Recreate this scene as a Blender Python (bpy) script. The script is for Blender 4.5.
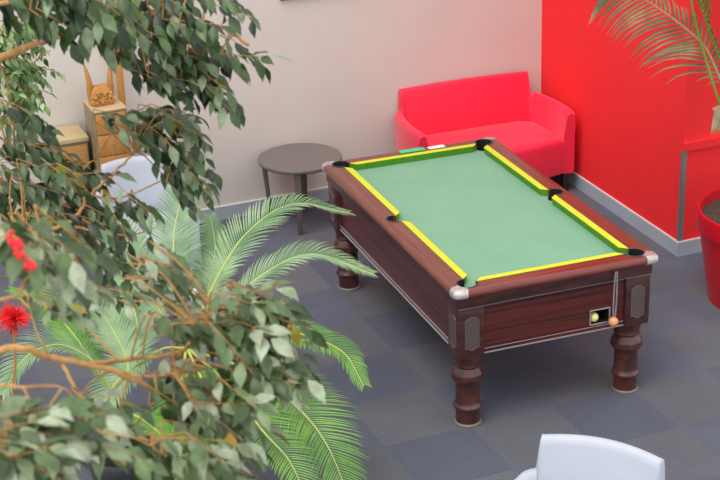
import bpy, bmesh, math, random
from mathutils import Vector, Matrix
PI = math.pi
S = bpy.context.scene
for o in list(bpy.data.objects): bpy.data.objects.remove(o)
COL = S.collection

# ------------------------------------------------------------------ camera
CP = Vector((-4.30859178, -6.71008827, 4.25564753))
RX = Vector((0.92176691, -0.38639182, -0.03235938))     # right
UP = Vector((0.1776279, 0.34661015, 0.92103731))        # up
FW = Vector((0.34466519, 0.85472965, -0.38812773))      # forward
FPX = 1576.26
cd = bpy.data.cameras.new('camera'); cam = bpy.data.objects.new('camera', cd); COL.objects.link(cam)
cam.matrix_world = Matrix(((RX.x, UP.x, -FW.x, CP.x), (RX.y, UP.y, -FW.y, CP.y), (RX.z, UP.z, -FW.z, CP.z), (0, 0, 0, 1)))
cd.sensor_width = 36; cd.lens = FPX / 720 * 36; cd.clip_end = 60
cd.dof.use_dof = True; cd.dof.focus_distance = 9.6; cd.dof.aperture_fstop = 6.8
S.camera = cam

# ------------------------------------------------------------------ light
W = bpy.data.worlds.new('sky'); S.world = W; W.use_nodes = True
bg = W.node_tree.nodes['Background']
bg.inputs[0].default_value = (0.93, 0.96, 1.0, 1); bg.inputs[1].default_value = 1.3
sl = bpy.data.lights.new('sun', 'SUN'); sl.energy = 1.6; sl.angle = math.radians(32); sl.color = (1, .97, .92)
so = bpy.data.objects.new('sun', sl); COL.objects.link(so); so.location = (-3, -4, 7)
so.rotation_euler = Vector((-.38, -.24, .88)).to_track_quat('Z', 'Y').to_euler()
vs = S.view_settings
vs.view_transform = 'Standard'; vs.look = 'None'; vs.gamma = 1; vs.use_curve_mapping = False
vs.exposure = 0.16

# ------------------------------------------------------------------ helpers
def at(px, py, D):
    """point seen at pixel (px,py) of the photograph, D metres ahead"""
    return CP + FW * D + RX * ((px - 360) / FPX * D) + UP * (-(py - 240) / FPX * D)
def lin(r, g, b):
    f = lambda c: (c / 255 / 12.92) if c / 255 <= .04045 else ((c / 255 + .055) / 1.055) ** 2.4
    return (f(r), f(g), f(b), 1)
def newmat(name):
    m = bpy.data.materials.new(name); m.use_nodes = True
    nt = m.node_tree; b = nt.nodes['Principled BSDF']
    return m, nt, b
def N(nt, t, **kw):
    n = nt.nodes.new(t)
    for k, v in kw.items(): setattr(n, k, v)
    return n
def pmat(name, col, rough=.5, metal=0, var=.06, scale=30, spec=.5, bump=0, bscale=200, stretch=(1, 1, 1), col2=None, coat=0, sheen=0):
    """base colour varied by noise; optional bump"""
    m, nt, b = newmat(name)
    L = nt.links
    tc = N(nt, 'ShaderNodeTexCoord'); mp = N(nt, 'ShaderNodeMapping'); mp.inputs['Scale'].default_value = stretch
    L.new(tc.outputs['Object'], mp.inputs[0])
    nz = N(nt, 'ShaderNodeTexNoise'); nz.inputs['Scale'].default_value = scale; nz.inputs['Detail'].default_value = 5
    L.new(mp.outputs[0], nz.inputs['Vector'])
    cr = N(nt, 'ShaderNodeValToRGB'); cr.color_ramp.elements[0].position = .3; cr.color_ramp.elements[1].position = .7
    c = lin(*col)
    c2 = lin(*col2) if col2 else tuple(x * (1 - var * 2) for x in c[:3]) + (1,)
    cr.color_ramp.elements[0].color = c2
    cr.color_ramp.elements[1].color = c if col2 else tuple(min(1, x * (1 + var)) for x in c[:3]) + (1,)
    L.new(nz.outputs['Fac'], cr.inputs[0]); L.new(cr.outputs[0], b.inputs['Base Color'])
    b.inputs['Roughness'].default_value = rough; b.inputs['Metallic'].default_value = metal
    b.inputs['Specular IOR Level'].default_value = spec
    b.inputs['Coat Weight'].default_value = coat; b.inputs['Coat Roughness'].default_value = .15
    b.inputs['Sheen Weight'].default_value = sheen
    if bump:
        n2 = N(nt, 'ShaderNodeTexNoise'); n2.inputs['Scale'].default_value = bscale; n2.inputs['Detail'].default_value = 3
        L.new(mp.outputs[0], n2.inputs['Vector'])
        bp = N(nt, 'ShaderNodeBump'); bp.inputs['Strength'].default_value = bump; bp.inputs['Distance'].default_value = .003
        L.new(n2.outputs['Fac'], bp.inputs['Height']); L.new(bp.outputs[0], b.inputs['Normal'])
    return m
def leafmat(name, ca, cb, rough=.4, trans=.25, scale=18, spec=.5):
    m, nt, b = newmat(name); L = nt.links
    tc = N(nt, 'ShaderNodeTexCoord'); nz = N(nt, 'ShaderNodeTexNoise'); nz.inputs['Scale'].default_value = scale; nz.inputs['Detail'].default_value = 4
    L.new(tc.outputs['Object'], nz.inputs['Vector'])
    cr = N(nt, 'ShaderNodeValToRGB'); cr.color_ramp.elements[0].position = .36; cr.color_ramp.elements[1].position = .64
    cr.color_ramp.elements[0].color = lin(*ca); cr.color_ramp.elements[1].color = lin(*cb)
    L.new(nz.outputs['Fac'], cr.inputs[0]); L.new(cr.outputs[0], b.inputs['Base Color'])
    b.inputs['Roughness'].default_value = rough; b.inputs['Specular IOR Level'].default_value = spec
    tr = N(nt, 'ShaderNodeBsdfTranslucent'); L.new(cr.outputs[0], tr.inputs[0])
    mx = N(nt, 'ShaderNodeMixShader'); mx.inputs[0].default_value = trans
    L.new(b.outputs[0], mx.inputs[1]); L.new(tr.outputs[0], mx.inputs[2])
    L.new(mx.outputs[0], nt.nodes['Material Output'].inputs[0])
    return m

class MB:
    def __init__(s): s.v = []; s.f = []; s.mi = []
    def add(s, vs, fs, mi=0):
        k = len(s.v); s.v += [tuple(x) for x in vs]
        for f in fs: s.f.append(tuple(i + k for i in f)); s.mi.append(mi)
    def box(s, lo, hi, mi=0):
        x0, y0, z0 = lo; x1, y1, z1 = hi
        s.add([(x0, y0, z0), (x1, y0, z0), (x1, y1, z0), (x0, y1, z0), (x0, y0, z1), (x1, y0, z1), (x1, y1, z1), (x0, y1, z1)],
              [(0, 3, 2, 1), (4, 5, 6, 7), (0, 1, 5, 4), (1, 2, 6, 5), (2, 3, 7, 6), (3, 0, 4, 7)], mi)
    def loft(s, loops, cap=True, mi=0, closed=True):
        n = len(loops[0]); vs = [p for l in loops for p in l]; fs = []
        for k in range(len(loops) - 1):
            for i in range(n if closed else n - 1):
                j = (i + 1) % n
                fs.append((k * n + i, k * n + j, (k + 1) * n + j, (k + 1) * n + i))
        if cap: fs += [tuple(reversed(range(n))), tuple((len(loops) - 1) * n + i for i in range(n))]
        s.add(vs, fs, mi)
    def prism(s, poly, z0, z1, mi=0):
        s.loft([[(x, y, z0) for x, y in poly], [(x, y, z1) for x, y in poly]], mi=mi)
    def lathe(s, prof, c=(0, 0), n=32, mi=0):
        s.loft([[(c[0] + r * math.cos(2 * PI * i / n), c[1] + r * math.sin(2 * PI * i / n), z) for i in range(n)] for r, z in prof], mi=mi)
    def tube(s, path, rad, n=6, mi=0):
        path = [Vector(p) for p in path]; loops = []
        if not hasattr(rad, '__len__'): rad = [rad] * len(path)
        for k, p in enumerate(path):
            d = (path[min(k + 1, len(path) - 1)] - path[max(k - 1, 0)])
            d = d.normalized() if d.length > 1e-9 else Vector((0, 0, 1))
            a = d.cross(Vector((.13, .21, 1)) if abs(d.z) < .9 else Vector((1, .1, 0))).normalized(); b = d.cross(a)
            loops.append([p + (a * math.cos(2 * PI * i / n) + b * math.sin(2 * PI * i / n)) * rad[k] for i in range(n)])
        s.loft(loops, mi=mi)
    def build(s, name, mats, parent=None, smooth=None, loc=None):
        me = bpy.data.meshes.new(name); me.from_pydata(s.v, [], s.f)
        for m in (mats if isinstance(mats, (list, tuple)) else [mats]): me.materials.append(m)
        for p, i in zip(me.polygons, s.mi): p.material_index = i
        bm = bmesh.new(); bm.from_mesh(me); bmesh.ops.recalc_face_normals(bm, faces=bm.faces); bm.to_mesh(me); bm.free()
        o = bpy.data.objects.new(name, me); COL.objects.link(o)
        if loc: o.location = loc
        if parent: o.parent = parent
        if smooth is not None:
            for p in me.polygons: p.use_smooth = True
            me.set_sharp_from_angle(angle=math.radians(smooth))
        return o
def bevel(o, w, seg=2, ang=40):
    me = o.data; bm = bmesh.new(); bm.from_mesh(me)
    es = [e for e in bm.edges if len(e.link_faces) == 2 and e.calc_face_angle() > math.radians(ang)]
    bmesh.ops.bevel(bm, geom=es, offset=w, segments=seg, affect='EDGES', profile=.5)
    bm.to_mesh(me); bm.free()
    for p in me.polygons: p.use_smooth = True
    me.set_sharp_from_angle(angle=math.radians(35))
    return o
def boolean(o, cutter, op='DIFFERENCE', keep=False):
    md = o.modifiers.new('b', 'BOOLEAN'); md.object = cutter; md.operation = op; md.solver = 'EXACT'
    bpy.context.view_layer.update()
    dg = bpy.context.evaluated_depsgraph_get()
    me = bpy.data.meshes.new_from_object(o.evaluated_get(dg)); o.modifiers.clear(); old = o.data; nm = old.name
    o.data = me; bpy.data.meshes.remove(old); me.name = nm
    if not keep: bpy.data.objects.remove(cutter)
    return o
def smooth(o, ang=35):
    for p in o.data.polygons: p.use_smooth = True
    o.data.set_sharp_from_angle(angle=math.radians(ang)); return o
def tag(o, label=None, cat=None, group=None, kind=None):
    if label: o['label'] = label
    if cat: o['category'] = cat
    if group: o['group'] = group
    if kind: o['kind'] = kind
    return o
def thing(name, label, cat, loc=(0, 0, 0), rz=0, group=None):
    o = bpy.data.objects.new(name, None); COL.objects.link(o); o.location = loc; o.rotation_euler = (0, 0, rz)
    o.empty_display_size = .1
    return tag(o, label, cat, group)
def rrect(hx, hy, r, z, n=6, cx=0, cy=0):
    pts = []
    for sx, sy, a0 in ((1, 1, 0), (-1, 1, 90), (-1, -1, 180), (1, -1, 270)):
        for k in range(n + 1):
            a = math.radians(a0 + 90 * k / n)
            pts.append((cx + sx * (hx - r) + r * math.cos(a), cy + sy * (hy - r) + r * math.sin(a), z))
    return pts
def spline(pts, n):
    """Catmull-Rom through pts, n samples a span"""
    P = [Vector(p) for p in pts]; P = [P[0] * 2 - P[1]] + P + [P[-1] * 2 - P[-2]]; out = []
    for i in range(1, len(P) - 2):
        a, b, c, d = P[i - 1:i + 3]
        for k in range(n):
            t = k / n
            out.append(.5 * ((2 * b) + (c - a) * t + (2 * a - 5 * b + 4 * c - d) * t * t + (3 * b - a - 3 * c + d) * t ** 3))
    out.append(P[-2].copy()); return out

# ------------------------------------------------------------------ materials
M = {}
M['wall'] = pmat('painted_wall_beige', (214, 206, 196), .85, var=.015, scale=3, bump=.15, bscale=120)
M['red_wall'] = pmat('painted_wall_red', (244, 46, 50), .75, var=.02, scale=2, spec=.25, bump=.1, bscale=150)
M['skirt'] = pmat('grey_skirting', (168, 176, 186), .55, var=.03, scale=6)
M['skirt_top'] = pmat('skirting_top_edge', (215, 214, 212), .5, var=.02)
M['alu'] = pmat('brushed_metal', (150, 146, 142), .4, .6, var=.05, scale=20, stretch=(1, 1, .1))
M['chrome'] = pmat('pewter_metal', (205, 196, 190), .38, .75, var=.12, scale=40)
M['strip'] = pmat('silver_strip', (205, 200, 200), .3, .6, var=.02)
M['taupe'] = pmat('taupe_laminate', (108, 101, 96), .45, var=.03, scale=60)
M['taupe_leg'] = pmat('taupe_painted_leg', (98, 88, 80), .5, var=.04)
M['sofa'] = pmat('red_leatherette', (236, 24, 66), .5, var=.03, scale=6, bump=.25, bscale=350, sheen=.25)
M['white'] = pmat('white_leatherette', (178, 182, 192), .5, var=.02, scale=6, bump=.2, bscale=300)
M['dark_leg'] = pmat('dark_chair_leg', (46, 38, 36), .4, var=.05)
M['black'] = pmat('black_rubber', (14, 14, 15), .7, var=.05)
M['rim'] = pmat('dark_pocket_liner', (66, 62, 62), .6, var=.1)
M['cloth'] = pmat('green_baize', (116, 160, 128), .9, var=.03, scale=4, bump=.3, bscale=700, col2=(110, 154, 124), sheen=.1)
M['yellow'] = pmat('yellow_cushion_cloth', (198, 198, 40), .85, var=.03, scale=30)
M['green'] = pmat('green_cushion_cloth', (78, 140, 28), .85, var=.05, scale=30)
M['plate'] = pmat('hammered_plate', (104, 90, 88), .45, .4, var=.25, scale=160, bump=.8, bscale=260)
M['border'] = pmat('dull_plate_border', (120, 106, 100), .5, .4, var=.05)
M['honey'] = pmat('honey_wood', (184, 128, 60), .5, var=.1, scale=12, stretch=(2, 2, .4))
M['pine'] = pmat('pale_pine_board', (190, 166, 124), .5, var=.1, scale=14, stretch=(.5, 6, 3))
M['oak'] = pmat('oak_box_wood', (176, 124, 66), .5, var=.12, scale=14, stretch=(.6, 3, 5))
M['greywood'] = pmat('grey_box_side', (138, 124, 104), .6, var=.08, scale=14)
M['soil'] = pmat('potting_soil', (70, 56, 44), .95, var=.35, scale=60, bump=1, bscale=90)
M['pot_red'] = pmat('red_plastic_pot', (196, 14, 34), .3, var=.03, scale=5)
M['pot_grey'] = pmat('dark_grey_pot', (74, 76, 80), .5, var=.05)
M['bark'] = pmat('tan_bark', (188, 142, 84), .75, var=.2, scale=40, stretch=(1, 1, .3), bump=.5, bscale=120)
M['twig'] = pmat('orange_twig_bark', (176, 130, 72), .75, var=.15, scale=50)
M['rachis'] = pmat('frond_midrib', (176, 188, 96), .5, var=.06)
M['stem_green'] = pmat('palm_stem_green', (96, 142, 40), .45, var=.08)
M['stem_tan'] = pmat('palm_midrib_tan', (182, 150, 104), .5, var=.08)
M['caudex'] = pmat('cycad_trunk', (112, 84, 54), .9, var=.3, scale=40, bump=1, bscale=60)
LF = {}
for key, tones in dict(
        near=((56, 76, 32), (88, 108, 64), (128, 142, 104), (158, 168, 138)),
        top=((34, 52, 24), (58, 80, 38), (86, 108, 66), (130, 148, 112)),
        far=((60, 92, 44), (92, 124, 66), (120, 150, 88), (152, 178, 120))).items():
    LF[key] = [leafmat('ficus_leaf_%s_%s' % (key, n_), tuple(int(c * .85) for c in t_), tuple(min(255, int(c * 1.1)) for c in t_), .38, .15, 25) for n_, t_ in zip(('dark', 'middle', 'pale', 'greyish'), tones)]
M['lf_yellow'] = leafmat('ficus_leaf_yellow', (186, 140, 30), (120, 140, 30), .5, .3)
M['cy_pale'] = leafmat('cycad_leaf_pale', (104, 140, 92), (152, 178, 132), .45, .12, 5)
M['cy_green'] = leafmat('cycad_leaf_green', (74, 130, 36), (120, 168, 62), .42, .15, 5)
M['palm_leaf'] = leafmat('palm_leaf_olive', (96, 96, 62), (160, 146, 108), .45, .2, 6)
M['palm_green'] = leafmat('palm_leaf_green', (44, 96, 34), (96, 136, 56), .4, .25, 6)
M['bloom'] = pmat('red_bloom', (236, 34, 40), .6, var=.1, scale=30)
M['bball'] = pmat('cream_ball', (232, 222, 140), .2, var=.02)
M['oball'] = pmat('orange_ball', (226, 150, 106), .3, var=.04)
M['cord'] = pmat('grey_chain', (176, 168, 164), .45, .4, var=.15, scale=200)
M['paper'] = pmat('white_paper', (236, 234, 230), .8, var=.02)
M['teal'] = pmat('green_packet_card', (66, 190, 130), .6, var=.1, scale=60)
M['frame'] = pmat('dark_frame_edge', (84, 66, 58), .5, var=.05)
M['art'] = pmat('blank_pale_print', (226, 226, 222), .7, var=.03)

def mahog(name, ca, cb, stretch, scale=5, rough=.28):
    m, nt, b = newmat(name); L = nt.links
    tc = N(nt, 'ShaderNodeTexCoord'); mp = N(nt, 'ShaderNodeMapping'); mp.inputs['Scale'].default_value = stretch
    L.new(tc.outputs['Object'], mp.inputs[0])
    nz = N(nt, 'ShaderNodeTexNoise'); nz.inputs['Scale'].default_value = scale; nz.inputs['Detail'].default_value = 6; nz.inputs['Distortion'].default_value = .6
    L.new(mp.outputs[0], nz.inputs['Vector'])
    cr = N(nt, 'ShaderNodeValToRGB'); e = cr.color_ramp.elements
    e[0].position = .36; e[0].color = lin(*ca); e[1].position = .62; e[1].color = lin(*cb)
    L.new(nz.outputs['Fac'], cr.inputs[0]); L.new(cr.outputs[0], b.inputs['Base Color'])
    b.inputs['Roughness'].default_value = rough; b.inputs['Coat Weight'].default_value = .3; b.inputs['Coat Roughness'].default_value = .2
    return m
M['mah_panel'] = mahog('mahogany_panel', (50, 18, 15), (96, 36, 30), (.22, .22, 11))
M['mah_long'] = mahog('mahogany_long_rail', (100, 48, 37), (120, 62, 48), (14, .5, 3), 4, .3)
M['mah_short'] = mahog('mahogany_short_rail', (98, 38, 29), (124, 52, 40), (.5, 14, 3), 4, .3)
M['mah_dark'] = mahog('mahogany_dark', (48, 22, 20), (78, 38, 34), (1, 1, 6), 5, .35)
M['mah_leg'] = mahog('mahogany_leg', (58, 28, 22), (84, 42, 34), (3, 3, 2), 6, .35)

def carpet():
    m, nt, b = newmat('carpet_tiles'); L = nt.links
    tc = N(nt, 'ShaderNodeTexCoord')
    sc = N(nt, 'ShaderNodeVectorMath', operation='SCALE'); sc.inputs['Scale'].default_value = 2.0
    L.new(tc.outputs['Object'], sc.inputs[0])
    fl = N(nt, 'ShaderNodeVectorMath', operation='FLOOR'); L.new(sc.outputs[0], fl.inputs[0])
    # flat cell id: drop z
    mu = N(nt, 'ShaderNodeVectorMath', operation='MULTIPLY'); mu.inputs[1].default_value = (1, 1, 0); L.new(fl.outputs[0], mu.inputs[0])
    wn = N(nt, 'ShaderNodeTexWhiteNoise', noise_dimensions='3D'); L.new(mu.outputs[0], wn.inputs['Vector'])
    ck = N(nt, 'ShaderNodeTexChecker'); ck.inputs['Scale'].default_value = 1.0
    ck.inputs['Color1'].default_value = lin(92, 92, 98); ck.inputs['Color2'].default_value = lin(88, 90, 102)
    of = N(nt, 'ShaderNodeVectorMath', operation='ADD'); of.inputs[1].default_value = (.5, .5, .5); L.new(mu.outputs[0], of.inputs[0])
    L.new(of.outputs[0], ck.inputs['Vector'])
    rb = N(nt, 'ShaderNodeMapRange'); rb.inputs[3].default_value = .90; rb.inputs[4].default_value = 1.12; L.new(wn.outputs['Value'], rb.inputs[0])
    cr = N(nt, 'ShaderNodeVectorMath', operation='SCALE'); L.new(ck.outputs['Color'], cr.inputs[0]); L.new(rb.outputs[0], cr.inputs['Scale'])
    # fine fibre noise
    nz = N(nt, 'ShaderNodeTexNoise'); nz.inputs['Scale'].default_value = 120; nz.inputs['Detail'].default_value = 5; nz.inputs['Roughness'].default_value = .8
    L.new(tc.outputs['Object'], nz.inputs['Vector'])
    r2 = N(nt, 'ShaderNodeMapRange'); r2.inputs[1].default_value = .25; r2.inputs[2].default_value = .75; r2.inputs[3].default_value = .45; r2.inputs[4].default_value = 1.6
    L.new(nz.outputs['Fac'], r2.inputs[0])
    n3 = N(nt, 'ShaderNodeTexNoise'); n3.inputs['Scale'].default_value = 3; n3.inputs['Detail'].default_value = 4
    L.new(tc.outputs['Object'], n3.inputs['Vector'])
    r3 = N(nt, 'ShaderNodeMapRange'); r3.inputs[1].default_value = .3; r3.inputs[2].default_value = .7; r3.inputs[3].default_value = .93; r3.inputs[4].default_value = 1.07
    L.new(n3.outputs['Fac'], r3.inputs[0])
    mm = N(nt, 'ShaderNodeMath', operation='MULTIPLY'); L.new(r2.outputs[0], mm.inputs[0]); L.new(r3.outputs[0], mm.inputs[1])
    mx = N(nt, 'ShaderNodeVectorMath', operation='SCALE'); L.new(cr.outputs[0], mx.inputs[0]); L.new(mm.outputs[0], mx.inputs['Scale'])
    L.new(mx.outputs[0], b.inputs['Base Color'])
    b.inputs['Roughness'].default_value = .95; b.inputs['Specular IOR Level'].default_value = .15
    bp = N(nt, 'ShaderNodeBump'); bp.inputs['Strength'].default_value = .5; bp.inputs['Distance'].default_value = .004
    L.new(nz.outputs['Fac'], bp.inputs['Height']); L.new(bp.outputs[0], b.inputs['Normal'])
    return m
M['carpet'] = carpet()

# ------------------------------------------------------------------ setting
def struct(name, mb, mat, sm=None):
    return tag(mb.build(name, mat, smooth=sm), kind='structure')
YB = 3.474; YC = 1.438; XW = 1.262; XB = 1.335; HW = 4.2
m = MB(); m.box((-7, -9, -.1), (4.5, YB + .3, 0)); struct('floor', m, M['carpet'])
m = MB(); m.box((-7, YB, 0), (XB + .3, YB + .2, HW)); struct('wall_back', m, M['wall'])
m = MB(); m.prism([(XW, YC), (4.5, YC), (4.5, YB), (XB, YB)], 0, HW); struct('wall_right', m, M['red_wall'])
def skirting(name, poly):
    m = MB(); m.prism(poly, 0, .097); m.prism(poly, .097, .105, mi=1); struct(name, m, [M['skirt'], M['skirt_top']])
skirting('baseboard_back', [(-7, YB - .013), (XB, YB - .013), (XB, YB), (-7, YB)])
skirting('baseboard_right', [(XW, YC - .013), (XW - .013, YC - .013), (XB - .013, YB - .013), (XB, YB - .013)])
skirting('baseboard_front', [(XW, YC - .013), (4.5, YC - .013), (4.5, YC), (XW, YC)])
m = MB(); m.prism([(XW - .004, YC - .004), (XW + .032, YC - .004), (XW + .032, YC), (XW, YC), (XW, YC + .018), (XW - .004, YC + .018)], .105, .745)
struct('trim_1', m, M['alu'])
m = MB(); m.prism([(XW - .002, YC - .022), (4.5, YC - .022), (4.5, YC), (XW - .002, YC)], .745, .80)
struct('trim_2', m, M['red_wall'])

# picture on the back wall (only its lower edge is in the photo)
t = thing('framed_picture', 'pale framed picture on beige wall, cut off by the top of the photo', 'picture', (-.42, YB, 1.55))
m = MB()
for lo, hi in (((-.32, -.025, 0), (.32, 0, .02)), ((-.32, -.025, .43), (.32, 0, .45)), ((-.32, -.025, .02), (-.30, 0, .43)), ((.30, -.025, .02), (.32, 0, .43))): m.box(lo, hi)
m.build('frame', M['frame'], t)
m = MB(); m.box((-.30, -.018, .02), (.30, -.002, .43)); m.build('print', M['art'], t)

# ------------------------------------------------------------------ pool table
TH = .84; BED = .797; A = .598; B = 1.080
T = thing('pool_table', 'mahogany pool table with green baize and yellow cushions', 'pool table', (-.4643, .9847, 0), -.04765)
PC = [(sx * .492, sy * .992) for sx in (-1, 1) for sy in (-1, 1)]
PM = [(-.512, 0), (.512, 0)]
def pockets_cut(r=.052, z0=.6, z1=1):
    m = MB()
    for x, y in PC: m.lathe([(r, z0), (r, z1)], (x, y), 28)
    for x, y in PM: m.lathe([(r * .88, z0), (r * .88, z1)], (x, y), 28)
    return m.build('cut', M['black'], T)
def outer_body(grow=0.0, zb=.797):
    m = MB(); r = .035; lp = []
    prof = [(.012, zb), (0, zb + .008), (0, TH - .022), (.003, TH - .012), (.010, TH - .004), (.020, TH)]
    for ins, z in prof:
        lp.append(rrect(A - ins + grow, B - ins + grow, r, z + (grow if z > .82 else -grow if z < .8 else 0), 6))
    m.loft(lp); return m
frame0 = outer_body().build('rail_frame', M['mah_long'], T)
m = MB(); m.prism([(-.487, -.985), (.487, -.985), (.487, .985), (-.487, .985)], .5, 1.2)
boolean(frame0, m.build('cut', M['black'], T)); boolean(frame0, pockets_cut())
def wedge(kind, s):
    m = MB(); q = .30; X = .8; Y = 1.3
    if kind == 'short': poly = [(-.487 + q, s * (.985 - q)), (.487 - q, s * (.985 - q)), (.487 + q, s * (.985 + q)), (-.487 - q, s * (.985 + q))]
    else: poly = [(s * (.487 - q), -(.985 - q)), (s * (.487 - q), (.985 - q)), (s * (.487 + q), (.985 + q)), (s * (.487 + q), -(.985 + q))]
    m.prism(poly, .5, 1.2); return m.build('cut', M['black'], T)
for kind in ('long', 'short'):
    for s in (-1, 1):
        o = frame0.copy(); o.data = frame0.data.copy(); COL.objects.link(o); o.name = kind + '_rail'; o.parent = T
        boolean(o, wedge(kind, s), 'INTERSECT'); o.data.materials.clear(); o.data.materials.append(M['mah_' + kind]); smooth(o, 40)
bpy.data.objects.remove(frame0)
# metal corner caps
for sx in (-1, 1):
    for sy in (-1, 1):
        o = outer_body(.004, .795).build('corner_cap', M['chrome'], T)
        m = MB(); c = Vector((sx * .56, sy * 1.05)); d = Vector((sx, sy)).normalized(); n_ = Vector((-d.y, d.x))
        P = [c + d * u + n_ * v for u, v in ((-.075, -.022), (-.03, -.034), (.02, -.062), (.09, -.07), (.09, .07), (.02, .062), (-.03, .034), (-.075, .022))]
        m.prism([tuple(q) for q in P], .5, 1.2); boolean(o, m.build('cut', M['black'], T), 'INTERSECT')
        m = MB(); m.lathe([(.058, .5), (.058, 1.2)], (sx * .492, sy * .992), 28); boolean(o, m.build('cut', M['black'], T)); smooth(o, 40)
# bed
bed = MB(); bed.prism([(-.487, -.985), (.487, -.985), (.487, .985), (-.487, .985)], .765, BED)
bed = bed.build('playing_bed', M['cloth'], T); boolean(bed, pockets_cut(.05))
# fascia under the rails
m = MB(); m.loft([rrect(A - .022, B - .022, .02, z, 3) for z in (.730, .797)]); fas = m.build('fascia', M['mah_dark'], T)
m = MB(); m.box((-.487, -.985, .5), (.487, .985, 1)); boolean(fas, m.build('cut', M['black'], T)); boolean(fas, pockets_cut(.054, .745, 1))
# cushions
def cushion(p0, p1, inward, tap=(.034, .034)):
    p0 = Vector(p0); p1 = Vector(p1); d = (p1 - p0).normalized(); n_ = Vector(inward); L = (p1 - p0).length
    m = MB()
    def P(s, off, z): q = p0 + d * s + n_ * off; return (q.x, q.y, z)
    K = 6; loops = []
    S_ = [0, .012, tap[0], L / 2, L - tap[1], L - .012, L]
    O_ = [0.002, .018, .041, .041, .041, .018, .002]
    for s, o_ in zip(S_, O_):
        loops.append([P(s, 0, BED), P(s, 0, TH + .002), P(s, o_, TH + .001), P(s, o_ - .001, TH - .004), P(s, max(o_ - .008, .001), BED)])
    m.loft(loops)
    ob = m.build('cushion', [M['green'], M['yellow']], T)
    for f in ob.data.polygons:
        if f.normal.z > .75: f.material_index = 1
    return ob
for sx in (-1, 1):
    cushion((sx * .490, .045), (sx * .490, .93), (-sx, 0)); cushion((sx * .490, -.93), (sx * .490, -.045), (-sx, 0))
for sy in (-1, 1): cushion((-.434, sy * .988), (.434, sy * .988), (0, -sy))
# pockets: liner ring + black cup
for k, (x, y) in enumerate(PC + PM):
    r = .052 if k < 4 else .046
    ang = math.atan2(y, x) if k < 4 else (PI if x < 0 else 0); span = math.radians(142 if k < 4 else 100)
    if k < 4: ang = math.atan2(math.copysign(1, y), math.copysign(1, x))
    m = MB(); n = 20; loops = []
    for i in range(n + 1):
        a = ang - span + 2 * span * i / n; cx, cy = math.cos(a), math.sin(a)
        loops.append([(x + cx * q, y + cy * q, z) for q, z in ((r - .001, .80), (r - .001, TH + .003), (r + .003, TH + .005), (r + .008, TH + .003), (r + .008, TH - .01))])
    m.loft(loops); pk = m.build('pocket', [M['rim'], M['black']], T, smooth=40)
    for f in pk.data.polygons:
        c_ = f.center
        if math.hypot(c_.x - x, c_.y - y) < r + .0005: f.material_index = 1
    m = MB(); n = 24
    lo = [[(x + q * math.cos(2 * PI * i / n), y + q * math.sin(2 * PI * i / n), z) for i in range(n)] for q, z in ((r + .001, BED - .003), (r - .004, BED - .003), (r - .008, .745), (.002, .738))]
    m.loft(lo, cap=False); m.build('pocket_cup', M['black'], pk)
# cabinet: body with hollow ball window
m = MB(); m.box((-.540, -1.030, .44), (.540, 1.030, .735)); cab = m.build('cabinet', M['mah_panel'], T)
m = MB(); m.box((.216, -1.2, .481), (.326, -.86, .560)); boolean(cab, m.build('cut', M['black'], T))
m = MB()
for lo, hi in (((.2165, -.87, .4815), (.3255, -.862, .5595)), ((.2165, -1.03, .4815), (.2185, -.862, .5595)), ((.3235, -1.03, .4815), (.3255, -.862, .5595)), ((.2165, -1.03, .4815), (.3255, -.862, .4835)), ((.2165, -1.03, .5575), (.3255, -.862, .5595))): m.box(lo, hi)
m.build('ball_tray', M['black'], T)
m = MB()
for lo, hi in (((.210, -1.036, .476), (.332, -1.028, .481)), ((.210, -1.036, .560), (.332, -1.028, .565)), ((.210, -1.036, .481), (.215, -1.028, .560)), ((.327, -1.036, .481), (.332, -1.028, .560))): m.box(lo, hi)
m.build('ball_window_frame', M['strip'], T)
# silver strips
m = MB()
for s in (-1, 1):
    y = s * 1.030; x = s * .540
    for z0, z1, g in ((.7255, .7315, .0235), (.462, .465, .002), (.4375, .442, .006)):
        e = .566 if z0 > .7 else .42; f = 1.048 if z0 > .7 else .90
        m.box((-e, min(y, y + s * g), z0), (e, max(y, y + s * g), z1))
        m.box((min(x, x + s * (g + .002)), -f, z0), (max(x, x + s * (g + .002)), f, z1))
m.build('silver_strip', M['strip'], T)
# corner posts with hammered plates
def plate_poly(w, h):
    hw = w / 2
    return [(-hw, 0.012), (-hw * .55, .012), (-hw * .3, 0), (hw * .3, 0), (hw * .55, .012), (hw, .012), (hw, h - .018), (hw * .5, h - .002), (hw * .2, h), (-hw * .2, h), (-hw * .5, h - .002), (-hw, h - .018)]
for sx in (-1, 1):
    for sy in (-1, 1):
        m = MB(); x0, x1 = sorted((sx * .417, sx * .566)); y0, y1 = sorted((sy * .90, sy * 1.048))
        m.prism([(x0, y0), (x1, y0), (x1, y1), (x0, y1)], .43, .727)
        po = bevel(m.build('corner_post', M['mah_dark'], T), .006, 2)
        for face in (0, 1):
            out = []; rim = []
            for (u, v) in plate_poly(.080, .192):
                out.append((u, v)); rim.append((u * .90, .096 + (v - .096) * .96))
            def P3(u, v, dpt):
                if face == 0: return (sx * .490 + u, sy * (1.048 + dpt), .477 + v)
                return (sx * (.566 + dpt), sy * .975 + u, .477 + v)
            m = MB(); m.loft([[P3(u, v, 0) for u, v in out], [P3(u, v, .005) for u, v in out], [P3(u, v, .005) for u, v in rim], [P3(u, v, .002) for u, v in rim]], cap=False)
            bo = m.build('plate_border', M['border'], po)
            m = MB(); m.add([P3(u, v, .002) for u, v in rim], [tuple(range(len(rim)))]); m.add([P3(u, v, 0) for u, v in rim], [tuple(range(len(rim)))])
            m.build('hammered_plate', M['plate'], po)
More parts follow.
